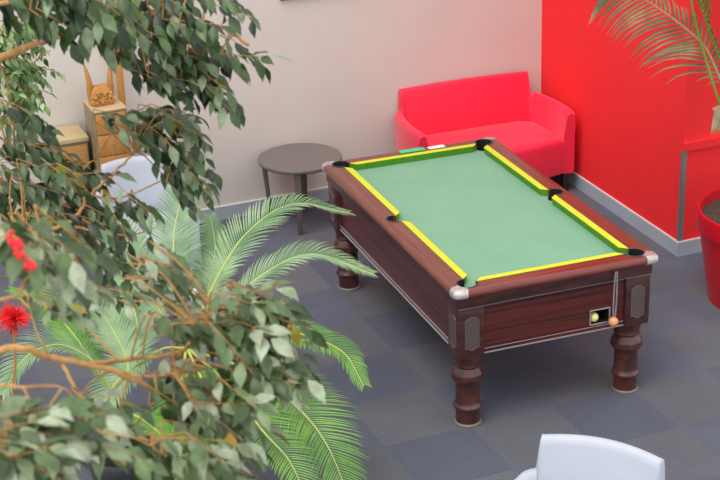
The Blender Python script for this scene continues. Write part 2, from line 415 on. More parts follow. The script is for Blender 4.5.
# legs
LP = [(.074, .004), (.074, .016), (.066, .018), (.066, .085), (.068, .097), (.078, .104), (.081, .112), (.078, .119), (.070, .126), (.066, .140), (.066, .250), (.068, .262), (.078, .268), (.088, .280), (.090, .290), (.086, .300), (.088, .308), (.084, .318), (.074, .335), (.070, .345), (.066, .350), (.072, .356), (.074, .364), (.070, .370), (.074, .390), (.080, .41), (.082, .43)]
for sx in (-1, 1):
    for sy in (-1, 1):
        c = (sx * .480, sy * .962)
        m = MB(); m.lathe([(r, z) for r, z in LP if z > .017], c, 32); lg = m.build('leg', M['mah_leg'], T, smooth=50)
        m = MB(); m.lathe([(.077, 0), (.077, .012), (.070, .018)], c, 32); m.build('foot_ring', M['taupe'], lg, smooth=40)
# hanging chain with ball
ch = thing('hanging_ball_chain', 'pale orange ball hanging on a doubled grey chain from the pool table rail', 'chain', T.location, T.rotation_euler.z)
m = MB()
for s, ph in ((-1, 0), (1, .5)):
    z = .792; k = 0
    while z > .515:
        w = .0045
        x = .336 + s * (.003 + .004 * math.sin((.79 - z) / .28 * PI)) + (.004 if s > 0 else 0)
        y = -1.078 + (.79 - z) * .03
        if k % 2: m.tube([(x - w * .4, y, z), (x - w, y, z - .005), (x, y, z - .011), (x + w, y, z - .005), (x + w * .4, y, z)], .0016, 5)
        else: m.tube([(x, y - w * .4, z), (x, y - w, z - .005), (x, y, z - .011), (x, y + w, z - .005), (x, y + w * .4, z)], .0016, 5)
        z -= .009; k += 1
m.build('chain', M['cord'], ch)
def sphere(c, r, n=16): return [(max(.0005, r * math.sin(PI * i / n)), c - r * math.cos(PI * i / n)) for i in range(n + 1)]
m = MB(); m.lathe(sphere(.492, .027), (.334, -1.070), 24); m.build('ball', M['oball'], ch, smooth=60)
def tloc(x, y, z):
    a = -.04765; return (T.location.x + x * math.cos(a) - y * math.sin(a), T.location.y + x * math.sin(a) + y * math.cos(a), z)
m = MB(); m.lathe(sphere(0, .0265), (0, 0), 28)
tag(m.build('pool_ball', M['bball'], smooth=60, loc=tloc(.246, -1.010, .5105)), 'cream yellow ball resting in the black return opening of the pool table', 'ball')
# things on the far rail
m = MB(); m.prism([(-.085, -.022), (.085, -.030), (.088, .020), (-.08, .028)], 0, .008); o = bevel(m.build('card_packet', M['teal'], loc=tloc(.005, 1.034, TH + .0005)), .002)
o.rotation_euler.z = -.02; tag(o, 'small green card packet lying on the far rail of the pool table', 'packet')
m = MB(); m.prism([(-.055, -.020), (.055, -.024), (.057, .018), (-.053, .020)], 0, .003); o = m.build('paper_slip', M['paper'], loc=tloc(.175, 1.035, TH + .0005))
tag(o, 'white slip of paper on the far rail beside the green packet', 'paper')

# ------------------------------------------------------------------ side table
t = thing('side_table', 'round grey-brown side table with four tapered legs by the beige wall', 'table', (-.769, 3.145, 0))
m = MB(); m.lathe([(.280, .470), (.292, .474), (.297, .482), (.297, .496), (.294, .5)], (0, 0), 64); m.build('tabletop', M['taupe'], t, smooth=40)
m = MB()
for a in (-115, -25): 
    a = math.radians(a); d = Vector((math.cos(a), math.sin(a))); n_ = Vector((-d.y, d.x))
    P = [d * .24 + n_ * .012, d * -.24 + n_ * .012, d * -.24 - n_ * .012, d * .24 - n_ * .012]
    m.prism([tuple(q) for q in P], .445, .470)
m.build('apron', M['taupe_leg'], t)
for a in (-115, -25, 65, 155):
    a = math.radians(a); d = Vector((math.cos(a), math.sin(a), 0)); n_ = Vector((-d.y, d.x, 0))
    m = MB()
    def ring(r, w, dp, z): return [tuple(d * (r + u * dp) + n_ * (v * w) + Vector((0, 0, z))) for u, v in ((-.5, -.5), (.5, -.5), (.5, .5), (-.5, .5))]
    m.loft([ring(.222, .036, .024, 0), ring(.258, .050, .030, .472)]); bevel(m.build('leg', M['taupe_leg'], t), .003)

# ------------------------------------------------------------------ tub seats
def tub(name, label, cat, loc, rz, wf, wr, dep, hb, ha_f, ha_r, seat, t_arm, mat, bow=.03, rc=.16, group=None, legm=None, zb=.15, stepr=.03):
    R = thing(name, label, cat, loc, rz, group)
    hf, hr, hd = wf / 2, wr / 2, dep / 2
    # outer plan, from front right round the back to front left (x mirrored)
    side = []; K = 14
    for k in range(K + 1):
        t_ = k / K; y = -hd + (dep - rc) * t_; x = hf + (hr - hf) * (t_ ** 1.6) + .02 * math.sin(PI * t_); side.append((x, y))
    xe, ye = side[-1]
    corner = []; KC = 10
    for k in range(1, KC + 1):
        a = PI / 2 * k / KC; corner.append((xe - rc + rc * math.cos(a), ye + rc * math.sin(a)))
    back = []; xb = corner[-1][0]; KB = 24
    for k in range(1, KB):
        u = k / KB; back.append((xb * (1 - 2 * u), hd + bow * (1 - (1 - 2 * u) ** 2)))
    right = side + corner
    pts = right + back + [(-x, y) for x, y in reversed(right)]
    n = len(pts); V = [Vector(p_) for p_ in pts]
    Ln = [0]
    for i in range(1, n): Ln.append(Ln[-1] + (V[i] - V[i - 1]).length)
    # refine around the step
    i0 = len(side) + int(KC * .62); s_step = Ln[i0]; tot = Ln[-1]
    def sample(s):
        for i in range(1, n):
            if Ln[i] >= s - 1e-9:
                u = (s - Ln[i - 1]) / max(1e-9, Ln[i] - Ln[i - 1]); return V[i - 1].lerp(V[i], u)
        return V[-1]
    def nrm(s):
        d = sample(min(tot, s + .02)) - sample(max(0, s - .02)); d.normalize(); return Vector((d.y, -d.x))
    ss = set()
    M_ = 70
    for i in range(M_ + 1): ss.add(round(tot * i / M_, 4))
    for q in (-.02, -.01, 0, .008, .016, .024, .03, .04, .055):
        ss.add(round(s_step + q, 4)); ss.add(round(tot - s_step - q, 4))
    ss = sorted(ss); loops = []
    for s in ss:
        e = min(s, tot - s); arm = e / s_step
        h = ha_f + (ha_r - ha_f) * min(1, arm)
        k = max(0, min(1, (e - s_step) / stepr)); k = k * k * (3 - 2 * k)
        top = h + (hb - h) * k
        mid = max(0, min(1, (e - s_step) / (tot / 2 - s_step)))
        top += .012 * math.sin(mid * PI / 2) * k
        if e < .05: top -= .02 * (1 - e / .05) ** 2
        p_ = sample(s); q_ = nrm(s); rake = .03 * k
        tt = t_arm * (1 - .15 * k); r_ = .018
        def P(off, z, rk=1): 
            f = max(0, (z - .3) / (hb - .3)) * rake * rk
            return (p_.x + q_.x * (f - off), p_.y + q_.y * (f - off), z)
        loops.append([P(.012, zb), P(0, zb + .02), P(0, seat), P(-.004, top - r_ * 1.6), P(.002, top - r_ * .5), P(r_ * .8, top), P(tt - r_ * .9, top + .002), P(tt - .002, top - r_ * .5), P(tt + .006, top - r_ * 1.8), P(tt + .035, seat - .02), P(tt + .035, zb)])
    m = MB(); m.loft(loops); sh = m.build('shell', mat, R, smooth=60)
    # seat cushion, front bulging
    w2 = hf - t_arm - .004; fr = []
    for k in range(17):
        u = -1 + 2 * k / 16; fr.append((w2 * u, -hd - .015 - .055 * (1 - u * u) + (.03 * abs(u) ** 8)))
    bk = [(hr - t_arm - .03, hd - .12), (hr - t_arm - .12, hd - .06), (0, hd - .05 + bow * .6), (-hr + t_arm + .12, hd - .06), (-hr + t_arm + .03, hd - .12)]
    poly = fr + bk; cx = sum(q[0] for q in poly) / len(poly); cy = sum(q[1] for q in poly) / len(poly)
    def sc(f, z): return [(cx + (x - cx) * f, cy + (y - cy) * f, z) for x, y in poly]
    def ins(d_, z):
        o_ = []
        for x, y in poly:
            v = Vector((x - cx, y - cy)); l = v.length; v = v * ((l - d_) / l); o_.append((cx + v.x, cy + v.y, z))
        return o_
    m = MB(); m.loft([ins(.01, zb + .01), ins(0, zb + .03), ins(0, seat - .03), ins(.006, seat - .012), ins(.02, seat), ins(.06, seat + .008), sc(.55, seat + .012), sc(.02, seat + .014)]); m.build('seat', mat, R, smooth=60)
    for sx in (-1, 1):
        for lx, ly in ((hf - .05, -hd + .05), (hr - .09, hd - .09)):
            m = MB()
            def rg(q, z): return [(sx * lx + a * q, ly + b * q, z) for a, b in ((-1, -1), (1, -1), (1, 1), (-1, 1))]
            m.loft([rg(.018, 0), rg(.026, zb + .02)]); bevel(m.build('leg', legm or M['dark_leg'], R), .003)
    return R
tub('two_seat_sofa', 'red two-seat tub sofa in the corner behind the pool table', 'sofa', (.645, 3.115, 0), math.radians(-2.5), 1.22, 1.19, .60, .775, .625, .622, .42, .055, M['sofa'], bow=.0, rc=.10)
rzc = math.radians(-48.7)
cb = Vector((-1.165, -1.60)); by = Vector((.75, .66)).normalized()
cc = cb - by * .27
tub('tub_armchair', 'white tub armchair in front of the pool table at the bottom edge of the photo', 'armchair', (cc.x, cc.y, 0), rzc, .74, .69, .56, .745, .55, .59, .42, .06, M['white'], bow=.05, rc=.09, group='white tub armchairs')
tub('tub_armchair', 'white tub armchair by the beige wall, mostly hidden behind leaves', 'armchair', (-2.04, 2.66, 0), math.radians(-6), .62, .58, .54, .75, .56, .60, .42, .06, M['white'], bow=.045, rc=.10, group='white tub armchairs')

# ------------------------------------------------------------------ wooden console, box, carving, post
def P2(px, py, Y):      # pixel to the vertical plane y=Y
    d = at(px, py, 1) - CP; return CP + d * ((Y - CP.y) / d.y)
YF = 3.15; zc = P2(60, 141, YF).z; xl = P2(58, 141, YF).x; xr = -2.245
t = thing('side_cabinet', 'small low cabinet with a pale board top left of the wooden pedestal', 'cabinet', ((xl + xr) / 2, (YF + YB) / 2 - .01, 0))
hx = (xr - xl) / 2; hy = (YB - YF) / 2 - .01
m = MB(); m.box((-hx, -hy, zc - .03), (hx, hy, zc)); bevel(m.build('top', M['pine'], t), .004)
m = MB(); m.box((-hx + .01, -hy + .02, .08), (hx - .005, hy - .01, zc - .03)); m.build('body', M['greywood'], t)
m = MB(); m.box((-hx + .02, -hy + .005, .11), (hx - .015, -hy + .02, zc - .05)); d_ = bevel(m.build('door', M['oak'], t), .003)
m = MB(); m.box((hx - .045, -hy - .010, zc * .55), (hx - .033, -hy + .006, zc * .55 + .09)); m.build('handle', M['alu'], d_)
for sx in (-1, 1):
    for sy in (-1, 1):
        m = MB(); m.box((sx * (hx - .03) - .015, sy * (hy - .04) - .015, 0), (sx * (hx - .03) + .015, sy * (hy - .04) + .015, .08)); m.build('leg', M['oak'], t)
YX = 3.05
a0 = P2(94, 112, YX); xbl = a0.x; xbr = -2.0; zt = a0.z; w = (xbr - xbl) / 2
t = thing('pedestal_cabinet', 'square wooden pedestal cabinet with drawer fronts behind the hidden white armchair', 'cabinet', ((xbl + xbr) / 2, YX + .15, 0))
m = MB(); m.box((-w, -.14, .02), (w, .15, zt - .014)); m.build('body', M['greywood'], t)
m = MB(); m.box((-w - .006, -.15, zt - .014), (w + .006, .155, zt)); bevel(m.build('top', M['pine'], t), .003)
m = MB(); m.box((-w + .01, -.13, 0), (w - .01, .14, .02)); m.build('plinth', M['oak'], t)
nd_ = 7; dh = (zt - .04) / nd_
for k in range(nd_):
    z0 = .025 + k * dh
    m = MB(); m.box((-w + .008, -.150, z0), (w - .008, -.138, z0 + dh - .010)); d_ = bevel(m.build('drawer', M['honey'], t), .002)
    m = MB(); m.lathe(sphere(z0 + dh / 2, .007, 8), (0, -.155), 12); m.build('knob', M['alu'], d_, smooth=60)
# carved sculpture: base with floral relief and two upright horns
t = thing('carved_sculpture', 'honey-coloured carved wood sculpture with two raised horns on the wooden pedestal cabinet', 'sculpture', ((xbl + xbr) / 2 - .018, YX + .155, zt + .001))
m = MB(); m.loft([[(x * q, y * q, z) for x, y, _ in rrect(.078, .055, .03, 0, 4)] for q, z in ((1, 0), (1.02, .02), (.95, .06), (.85, .10), (.6, .125))]); base = m.build('carved_base', M['honey'], t, smooth=50)
m = MB(); random.seed(4)
for k in range(40):
    a = random.uniform(-.07, .07); z = .015 + random.random() * .075; rr = random.uniform(.008, .015); y = -.058 + (z - .02) * .1
    lo = [[(a + r_ * math.cos(q * PI / 5), y - h_, z + r_ * math.sin(q * PI / 5)) for q in range(10)] for r_, h_ in ((rr, 0), (rr * .85, .006), (rr * .3, .010), (.0005, .006))]
    m.loft(lo)
m.build('flower_relief', M['honey'], base, smooth=50)
for s in (-1, 1):
    m = MB(); pth = spline([(s * .060, 0, .02), (s * .070, -.005, .09), (s * .070, -.01, .15), (s * .078, -.005, .22), (s * .088, 0, .27)], 6)
    n = len(pth); m.tube(pth, [.022 * (1 - .0 * i) if i < n * .3 else .022 * (1.0 - .75 * ((i / n - .3) / .7) ** 1.5) for i in range(n)], 12); m.build('horn', M['honey'], t, smooth=60)
# standing post
YP = 3.40; pb = P2(122, 100, YP)
t = thing('wooden_post', 'slim honey wood post standing upright behind the pedestal cabinet', 'post', (pb.x, YP, 0))
zt2 = P2(120, 22, YP).z
m = MB(); m.box((-.022, -.018, .02), (.022, .018, zt2)); bevel(m.build('shaft', M['honey'], t), .004)
m = MB(); m.box((-.028, -.010, .02), (-.020, .010, zt2 - .01)); m.build('edge_strip', M['pine'], t)
m = MB(); m.box((-.10, -.04, 0), (.10, .04, .02)); bevel(m.build('foot', M['honey'], t), .004)

# ------------------------------------------------------------------ feather-leaved fronds (cycad, palm)
def frond(parent, nodes, mat, rmat, up=(0, 0, 1), ll=.13, lw=.008, n=46, vee=.5, fwd=.7, droop=.25, start=.18, r0=.008, rnd=None, tipf=.25, sides=(1, -1), name='frond', ramp=.35, lens=None):
    rnd = rnd or random.Random(1)
    pts = spline([at(*q) for q in nodes], 12)
    L = [0]
    for i in range(1, len(pts)): L.append(L[-1] + (pts[i] - pts[i - 1]).length)
    tot = L[-1]
    def samp(s):
        for i in range(1, len(pts)):
            if L[i] >= s: 
                u = (s - L[i - 1]) / max(1e-9, L[i] - L[i - 1]); return pts[i - 1].lerp(pts[i], u), (pts[i] - pts[i - 1]).normalized()
        return pts[-1], (pts[-1] - pts[-2]).normalized()
    m = MB(); m.tube(pts, [r0 * (1 - .8 * i / len(pts)) for i in range(len(pts))], 6, mi=0)
    U = Vector(up)
    for sd in sides:
        for k in range(n):
            t_ = start + (1 - start) * (k + .5 * (sd > 0)) / n
            if t_ > .995: continue
            p, d = samp(tot * t_)
            sv = d.cross(U); 
            if sv.length < 1e-3: continue
            sv.normalize(); sv *= sd; nu = sv.cross(d) * sd; nu.normalize()
            prof = math.sin(min(1, (t_ - start) / (1 - start) / ramp) * PI / 2) if (t_ - start) / (1 - start) < ramp else 1 - (1 - tipf) * (((t_ - start) / (1 - start) - ramp) / (1 - ramp)) ** 1.6
            l = ll * max(.25, prof) * rnd.uniform(.9, 1.1)
            if lens: l *= lens[0 if sd > 0 else 1]
            ff = fwd + .5 * t_ + rnd.uniform(-.08, .08)
            dr = (sv + d * ff + U * vee * .55 + nu * .12).normalized()
            w = lw * (0.7 + .3 * prof)
            # leaflet: three segments drooping, narrow blade with a fold
            q = p.copy(); seg = 4; prev = None; path = []
            dd = dr.copy()
            for j in range(seg + 1):
                path.append((q.copy(), dd.copy())); q = q + dd * (l / seg); dd = (dd + Vector((0, 0, -1)) * droop * (j + 1) / seg + d * .05).normalized()
            vs_ = []; fs_ = []
            for j, (c, dj) in enumerate(path):
                wj = w * (0.6, 1.0, .95, .65, .04)[j]
                wd = dj.cross(nu if abs(dj.dot(nu)) < .95 else U).normalized()
                fl = dj.cross(wd).normalized(); fl *= (1 if fl.dot(Vector((0,0,1))) > 0 else -1)
                vs_ += [c - wd * wj + fl * wj * .35, c, c + wd * wj + fl * wj * .35]
            for j in range(seg):
                b_ = j * 3; fs_ += [(b_, b_ + 1, b_ + 4, b_ + 3), (b_ + 1, b_ + 2, b_ + 5, b_ + 4)]
            m.add(vs_, fs_, 1)
    return m.build(name, [rmat, mat], parent)
def pot(parent, r0, r1, h, mat, lip=.03, wall=.02, name='pot'):
    m = MB(); n = 48
    prof = [(r0, 0), (r0 + (r1 - r0) * .82, h * .80), (r1 - .004, h * .80 + .004), (r1, h - .01), (r1 - .004, h), (r1 - wall, h), (r1 - wall - .004, h - .04), (r1 - wall - .02, h - .10)]
    m.loft([[(r * math.cos(2 * PI * i / n), r * math.sin(2 * PI * i / n), z) for i in range(n)] for r, z in prof]); o = m.build(name, mat, parent, smooth=35)
    m = MB(); rs = random.Random(2); n = 40; loops = []
    for r, dz in ((r1 - wall - .004, 0), (r1 * .75, .01), (r1 * .5, .018), (r1 * .25, .022), (.001, .022)):
        loops.append([(r * math.cos(2 * PI * i / n), r * math.sin(2 * PI * i / n), h - .055 + dz + rs.uniform(-.004, .004)) for i in range(n)])
    m.loft(loops, cap=False); m.build('soil', M['soil'], parent, smooth=60)
    return o
def world_parent(o, par):      # keep world-space mesh when its thing's empty is elsewhere
    o.parent = par; o.matrix_parent_inverse = Matrix.Translation(par.location).inverted()
    return o

# sago palm in the middle
c0 = at(188, 347, 8.2)
SG = thing('sago_palm', 'pale green sago palm arching fronds toward the pool table', 'palm', (c0.x, c0.y, 0), group='potted sago palms')
pot(SG, .17, .22, .36, M['pot_grey'])
m = MB(); rs = random.Random(5); lp = []
for r, z in ((.07, .28), (.095, .36), (.10, .45), (.085, c0.z - .02), (.05, c0.z + .03), (.01, c0.z + .06)):
    lp.append([((r + rs.uniform(-.012, .012)) * math.cos(2 * PI * i / 22), (r + rs.uniform(-.012, .012)) * math.sin(2 * PI * i / 22), z) for i in range(22)])
m.loft(lp); m.build('trunk', M['caudex'], SG)
FR = [  # nodes, material, leaflet length
    ([(188, 345, 8.2), (215, 282, 8.3), (247, 233, 8.4), (293, 204, 8.5), (350, 213, 8.6)], 'cy_pale', .17),
    ([(190, 347, 8.2), (225, 310, 8.2), (262, 275, 8.2), (312, 254, 8.2), (374, 274, 8.2)], 'cy_pale', .16),
    ([(190, 348, 8.1), (235, 325, 7.95), (285, 330, 7.8), (340, 350, 7.6), (364, 386, 7.5)], 'cy_green', .14),
    ([(190, 350, 8.1), (228, 385, 7.7), (262, 430, 7.4), (290, 462, 7.2), (312, 510, 7.05)], 'cy_green', .18),
    ([(192, 350, 8.1), (252, 372, 7.8), (300, 410, 7.6), (328, 447, 7.45), (350, 500, 7.35)], 'cy_green', .23),
    ([(186, 342, 8.2), (176, 290, 8.4), (174, 235, 8.6), (185, 190, 8.75), (204, 160, 8.85)], 'cy_pale', .17),
    ([(184, 343, 8.2), (160, 312, 8.3), (136, 268, 8.4), (122, 230, 8.45), (100, 206, 8.4)], 'cy_pale', .15),
    ([(184, 348, 8.1), (160, 350, 8.0), (120, 378, 7.8), (95, 420, 7.7), (85, 450, 7.65)], 'cy_pale', .14),
    ([(186, 350, 8.1), (180, 390, 7.8), (170, 440, 7.5), (150, 490, 7.35)], 'cy_green', .15),
    ([(188, 350, 8.1), (210, 400, 7.7), (215, 450, 7.4), (225, 500, 7.2)], 'cy_green', .15),
    ([(187, 343, 8.2), (205, 300, 8.5), (215, 250, 8.8), (210, 215, 9.0)], 'cy_pale', .14),
]
for k, (nd, mt, ll) in enumerate(FR):
    world_parent(frond(None, nd, M[mt], M['rachis'], ll=ll * 1.3, n=72, lw=.0046, vee=.2, fwd=.5, droop=.12 if k in (3, 4) else .3, rnd=random.Random(k)), SG)
# second sago further left
c1 = at(118, 408, 7.8)
SL = thing('sago_palm', 'pale green sago palm half hidden behind the ficus branches at left', 'palm', (c1.x, c1.y, 0), group='potted sago palms')
pot(SL, .14, .18, .26, M['pot_grey'])
m = MB(); lp = []
for r, z in ((.05, .19), (.07, .25), (.075, .30), (.065, max(.33, c1.z)), (.01, max(.33, c1.z) + .05)):
    lp.append([((r + rs.uniform(-.01, .01)) * math.cos(2 * PI * i / 20), (r + rs.uniform(-.01, .01)) * math.sin(2 * PI * i / 20), z) for i in range(20)])
m.loft(lp); m.build('trunk', M['caudex'], SL)
for k, (nd, mt, ll) in enumerate([
    ([(118, 408, 7.8), (128, 365, 7.85), (108, 322, 7.9), (88, 290, 7.9)], 'cy_pale', .16),
    ([(118, 408, 7.8), (96, 365, 7.7), (60, 345, 7.6), (25, 358, 7.5), (2, 395, 7.45)], 'cy_pale', .18),
    ([(118, 408, 7.8), (138, 350, 7.9), (132, 300, 8.1), (118, 255, 8.2)], 'cy_pale', .15),
    ([(118, 408, 7.8), (85, 350, 7.9), (50, 310, 8.0), (10, 290, 8.0)], 'cy_green', .15),
    ([(118, 408, 7.8), (70, 330, 8.1), (38, 255, 8.5), (20, 215, 8.6), (-8, 196, 8.6)], 'cy_pale', .16),
    ([(118, 408, 7.8), (100, 420, 7.5), (70, 450, 7.3), (50, 490, 7.2)], 'cy_green', .13),
    ([(118, 408, 7.8), (150, 425, 7.5), (180, 460, 7.3), (190, 500, 7.2)], 'cy_green', .13)]):
    world_parent(frond(None, nd, M[mt], M['rachis'], ll=ll * 1.2, n=56, lw=.0050, vee=.2, fwd=.5, droop=.3, rnd=random.Random(k + 30)), SL)
# white plant label stuck in the pot
p_ = at(195, 292, 8.05)
t = thing('plant_label', 'small white plastic plant label sticking up among the sago fronds', 'label', (p_.x, p_.y, 0))
m = MB(); d = (at(199, 286, 8.05) - at(191, 298, 8.05)).normalized(); q = at(195, 292, 8.05) - Vector((p_.x, p_.y, 0))
m.tube([q - d * .035, q - d * .02, q, q + d * .025, q + d * .034], [.012, .016, .017, .015, .008], 10); m.build('tag', M['paper'], t, smooth=60)
m = MB(); m.tube([(0.0, 0.0, .0), (q - d * .03)], .004, 6); m.build('stake', M['paper'], t)

# palm in the red pot
t = thing('potted_palm', 'tall feathery palm in a big glossy red pot at the right', 'palm', (1.375, .64, 0))
pot(t, .345, .445, .60, M['pot_red'], wall=.022)
PN = [
    ([(778, 205, 9.70), (742, 128, 9.5), (718, 74, 9.35), (704, 46, 9.3), (676, 21, 9.25), (650, 3, 9.2), (622, -12, 9.1), (604, -14, 9.05)], 'palm_leaf', 'stem_tan', .42, (-FW), 30, .47, .6, (.35, 1)),
    ([(780, 205, 9.7), (740, 140, 9.4), (722, 110, 9.3), (697, 28, 9.2), (684, -40, 9.1), (665, -110, 9.0), (620, -160, 9.0)], 'palm_green', 'stem_green', .36, (0, 0, 1), 26, .60, .5, (1, 1)),
    ([(784, 205, 9.7), (752, 130, 9.5), (722, 64, 9.3), (706, 20, 9.2), (696, -15, 9.1), (690, -60, 9.0)], 'palm_green', 'stem_green', .34, (0, 0, 1), 24, .60, .5, (1, 1)),
    ([(778, 205, 9.6), (768, 150, 9.3), (760, 120, 9.2), (744, 107, 9.15), (730, 103, 9.1), (713, 110, 9.05)], 'palm_leaf', 'stem_tan', .28, (-FW), 34, .40, .5, (.1, 1)),
    ([(786, 205, 9.7), (790, 90, 9.6), (770, -20, 9.5), (735, -50, 9.4), (705, -40, 9.4)], 'palm_green', 'stem_green', .40, (0, 0, 1), 30, .5, .6, (1, 1)),
    ([(790, 205, 9.8), (830, 100, 9.7), (860, 20, 9.5), (900, 10, 9.4)], 'palm_green', 'stem_green', .40, (0, 0, 1), 30, .4, .6, (1, 1)),
    ([(790, 205, 9.7), (800, 120, 9.4), (830, 60, 9.1), (870, 80, 8.8)], 'palm_green', 'stem_green', .40, (0, 0, 1), 30, .4, .6, (1, 1)),
]
for k, (nd, mt, rm, ll, up, n, st, dr_, ln_) in enumerate(PN):
    world_parent(frond(None, nd, M[mt], M[rm], up=up, ll=ll, n=n, lw=.0085, ramp=.12, vee=.1, fwd=.5, droop=dr_, start=st, r0=.011, rnd=random.Random(k + 60), tipf=.6, lens=ln_), t)

# ------------------------------------------------------------------ ficus trees
DOWN = Vector((0, 0, -1))
def leaf(m, p, d, nrm, L, Wd, mi):
    """ovate pointed leaf, folded along the midrib, tip bent down"""
    d = d.normalized(); s = d.cross(nrm)
    if s.length < 1e-4: s = d.cross(Vector((1, 0, 0)))
    s.normalize(); u = s.cross(d).normalized()
    st = ((0, 0, 0), (.22, .72, .0), (.45, 1, .005), (.70, .66, -.03), (.86, .25, -.07), (1, .0, -.13))
    vs_ = []; fs_ = []
    for t_, w, dz in st:
        c = p + d * (L * t_) + u * (dz * L)
        if w == 0: vs_ += [c, c, c]
        else: vs_ += [c - s * w * Wd * .5 + u * w * Wd * .16, c, c + s * w * Wd * .5 + u * w * Wd * .16]
    idx = {}
    # collapse duplicate end verts
    V_ = [vs_[0]] + vs_[3:15] + [vs_[15]]
    def row(k): return [1 + (k - 1) * 3 + j for j in range(3)]
    fs_ = [(0, row(1)[1], row(1)[0]), (0, row(1)[2], row(1)[1])]
    for k in range(1, 4):
        a, b = row(k), row(k + 1); fs_ += [(a[0], a[1], b[1], b[0]), (a[1], a[2], b[2], b[1])]
    a = row(4); fs_ += [(a[0], a[1], 13), (a[1], a[2], 13)]
    m.add(V_, fs_, mi)

def ficus(name_label, trunk_px, D0, height, branches, clusters, lm, seed, potr=.3, bark='bark', trunk_r=.05, lsize=.075):
    rnd = random.Random(seed)
    base = at(trunk_px, 240, D0); base = Vector((base.x, base.y, 0))
    F = thing('ficus_tree', name_label, 'tree', base, group='indoor ficus trees')
    pot(F, potr * .8, potr, .40, M['pot_grey'])
    tw = MB(); trunk = spline([base + Vector((0, 0, .3)), base + Vector((.03, .02, height * .35)), base + Vector((-.03, .03, height * .7)), base + Vector((.02, 0, height))], 8)
    tw.tube(trunk, [trunk_r * (1 - .6 * i / len(trunk)) for i in range(len(trunk))], 10)
    tr = world_parent(tw.build('trunk', M[bark], smooth=60), F)
    bmb = MB(); skel = []
    for nd, r in branches:
        P = [at(*q) for q in nd]
        if nd[0][0] < 5:      # joins the trunk
            z = P[0].z - .25; P = [Vector((base.x, base.y, max(.5, min(height - .1, z))))] + P
        pts = spline(P, 8); jit = [p_ + Vector((rnd.uniform(-1, 1), rnd.uniform(-1, 1), rnd.uniform(-1, 1))) * r * .35 for p_ in pts]
        bmb.tube(jit, [r * (1 - .65 * i / len(jit)) for i in range(len(jit))], 7)
        skel += [(p_, i) for i, p_ in enumerate(jit)]
    bmb_ob = world_parent(bmb.build('branch', M[bark], smooth=60), F)
    lf = MB()
    for (cx, cy, rx, ry, D, dD, n, (dx, dy), droop, ls) in clusters:
        for _ in range(n):
            while True:
                u, v = rnd.uniform(-1, 1), rnd.uniform(-1, 1)
                if u * u + v * v <= 1: break
            p0 = at(cx + u * rx, cy + v * ry, D + rnd.uniform(-dD, dD))
            d = (RX * dx - UP * dy + FW * rnd.uniform(-.5, .5) + RX * rnd.uniform(-.35, .35) + UP * rnd.uniform(-.35, .35)).normalized()
            Lt = rnd.uniform(.12, .22) * ls / .075; nl = rnd.randint(6, 9)
            p0 = p0 - d * (Lt * .6) - DOWN * .03
            q = p0.copy(); pth = [q.copy()]; dd = d.copy()
            for j in range(nl):
                dd = (dd + DOWN * .035 * droop + Vector((rnd.uniform(-1, 1), rnd.uniform(-1, 1), rnd.uniform(-1, 1))) * .09).normalized(); q = q + dd * (Lt / nl); pth.append(q.copy())
            near = min(skel, key=lambda s_: (s_[0] - p0).length)[0]
            g = (p0 - near).length
            mid = near.lerp(p0, .5) + Vector((0, 0, .10 * g)) + Vector((rnd.uniform(-1, 1), rnd.uniform(-1, 1), 0)) * .05 * g
            link = spline([near, mid, p0], 4)
            lf.tube(link, [.0034 - .0016 * i / len(link) for i in range(len(link))], 5, mi=5)
            lf.tube(pth, [.0017 - .0009 * i / len(pth) for i in range(len(pth))], 4, mi=5)
            for j in range(1, nl + 1):
                dj = (pth[j] - pth[j - 1]).normalized(); sd = dj.cross(Vector((0, 0, 1)))
                sd = sd.normalized() * (1 if j % 2 else -1) if sd.length > .01 else RX * (1 if j % 2 else -1)
                if j == nl: sd *= .1
                a = (dj * .75 + sd * rnd.uniform(.6, 1.0) + DOWN * droop * rnd.uniform(.35, 1.1) + Vector((rnd.uniform(-1, 1), rnd.uniform(-1, 1), rnd.uniform(-1, 1))) * .38).normalized()
                nr = (Vector((0, 0, 1)) * .9 + Vector((rnd.uniform(-1, 1), rnd.uniform(-1, 1), rnd.uniform(-.3, 1))) * .8 - FW * (.5 * droop)).normalized()
                l = ls * rnd.uniform(.75, 1.15)
                mi = 4 if rnd.random() < .010 else rnd.choices((0, 1, 2, 3), (3, 4, 3, 2))[0]
                leaf(lf, pth[j] + a * .006, a, nr, l, l * rnd.uniform(.42, .52), mi)
    world_parent(lf.build('foliage', LF[lm] + [M['lf_yellow'], M['twig']], smooth=80), F)
    return F

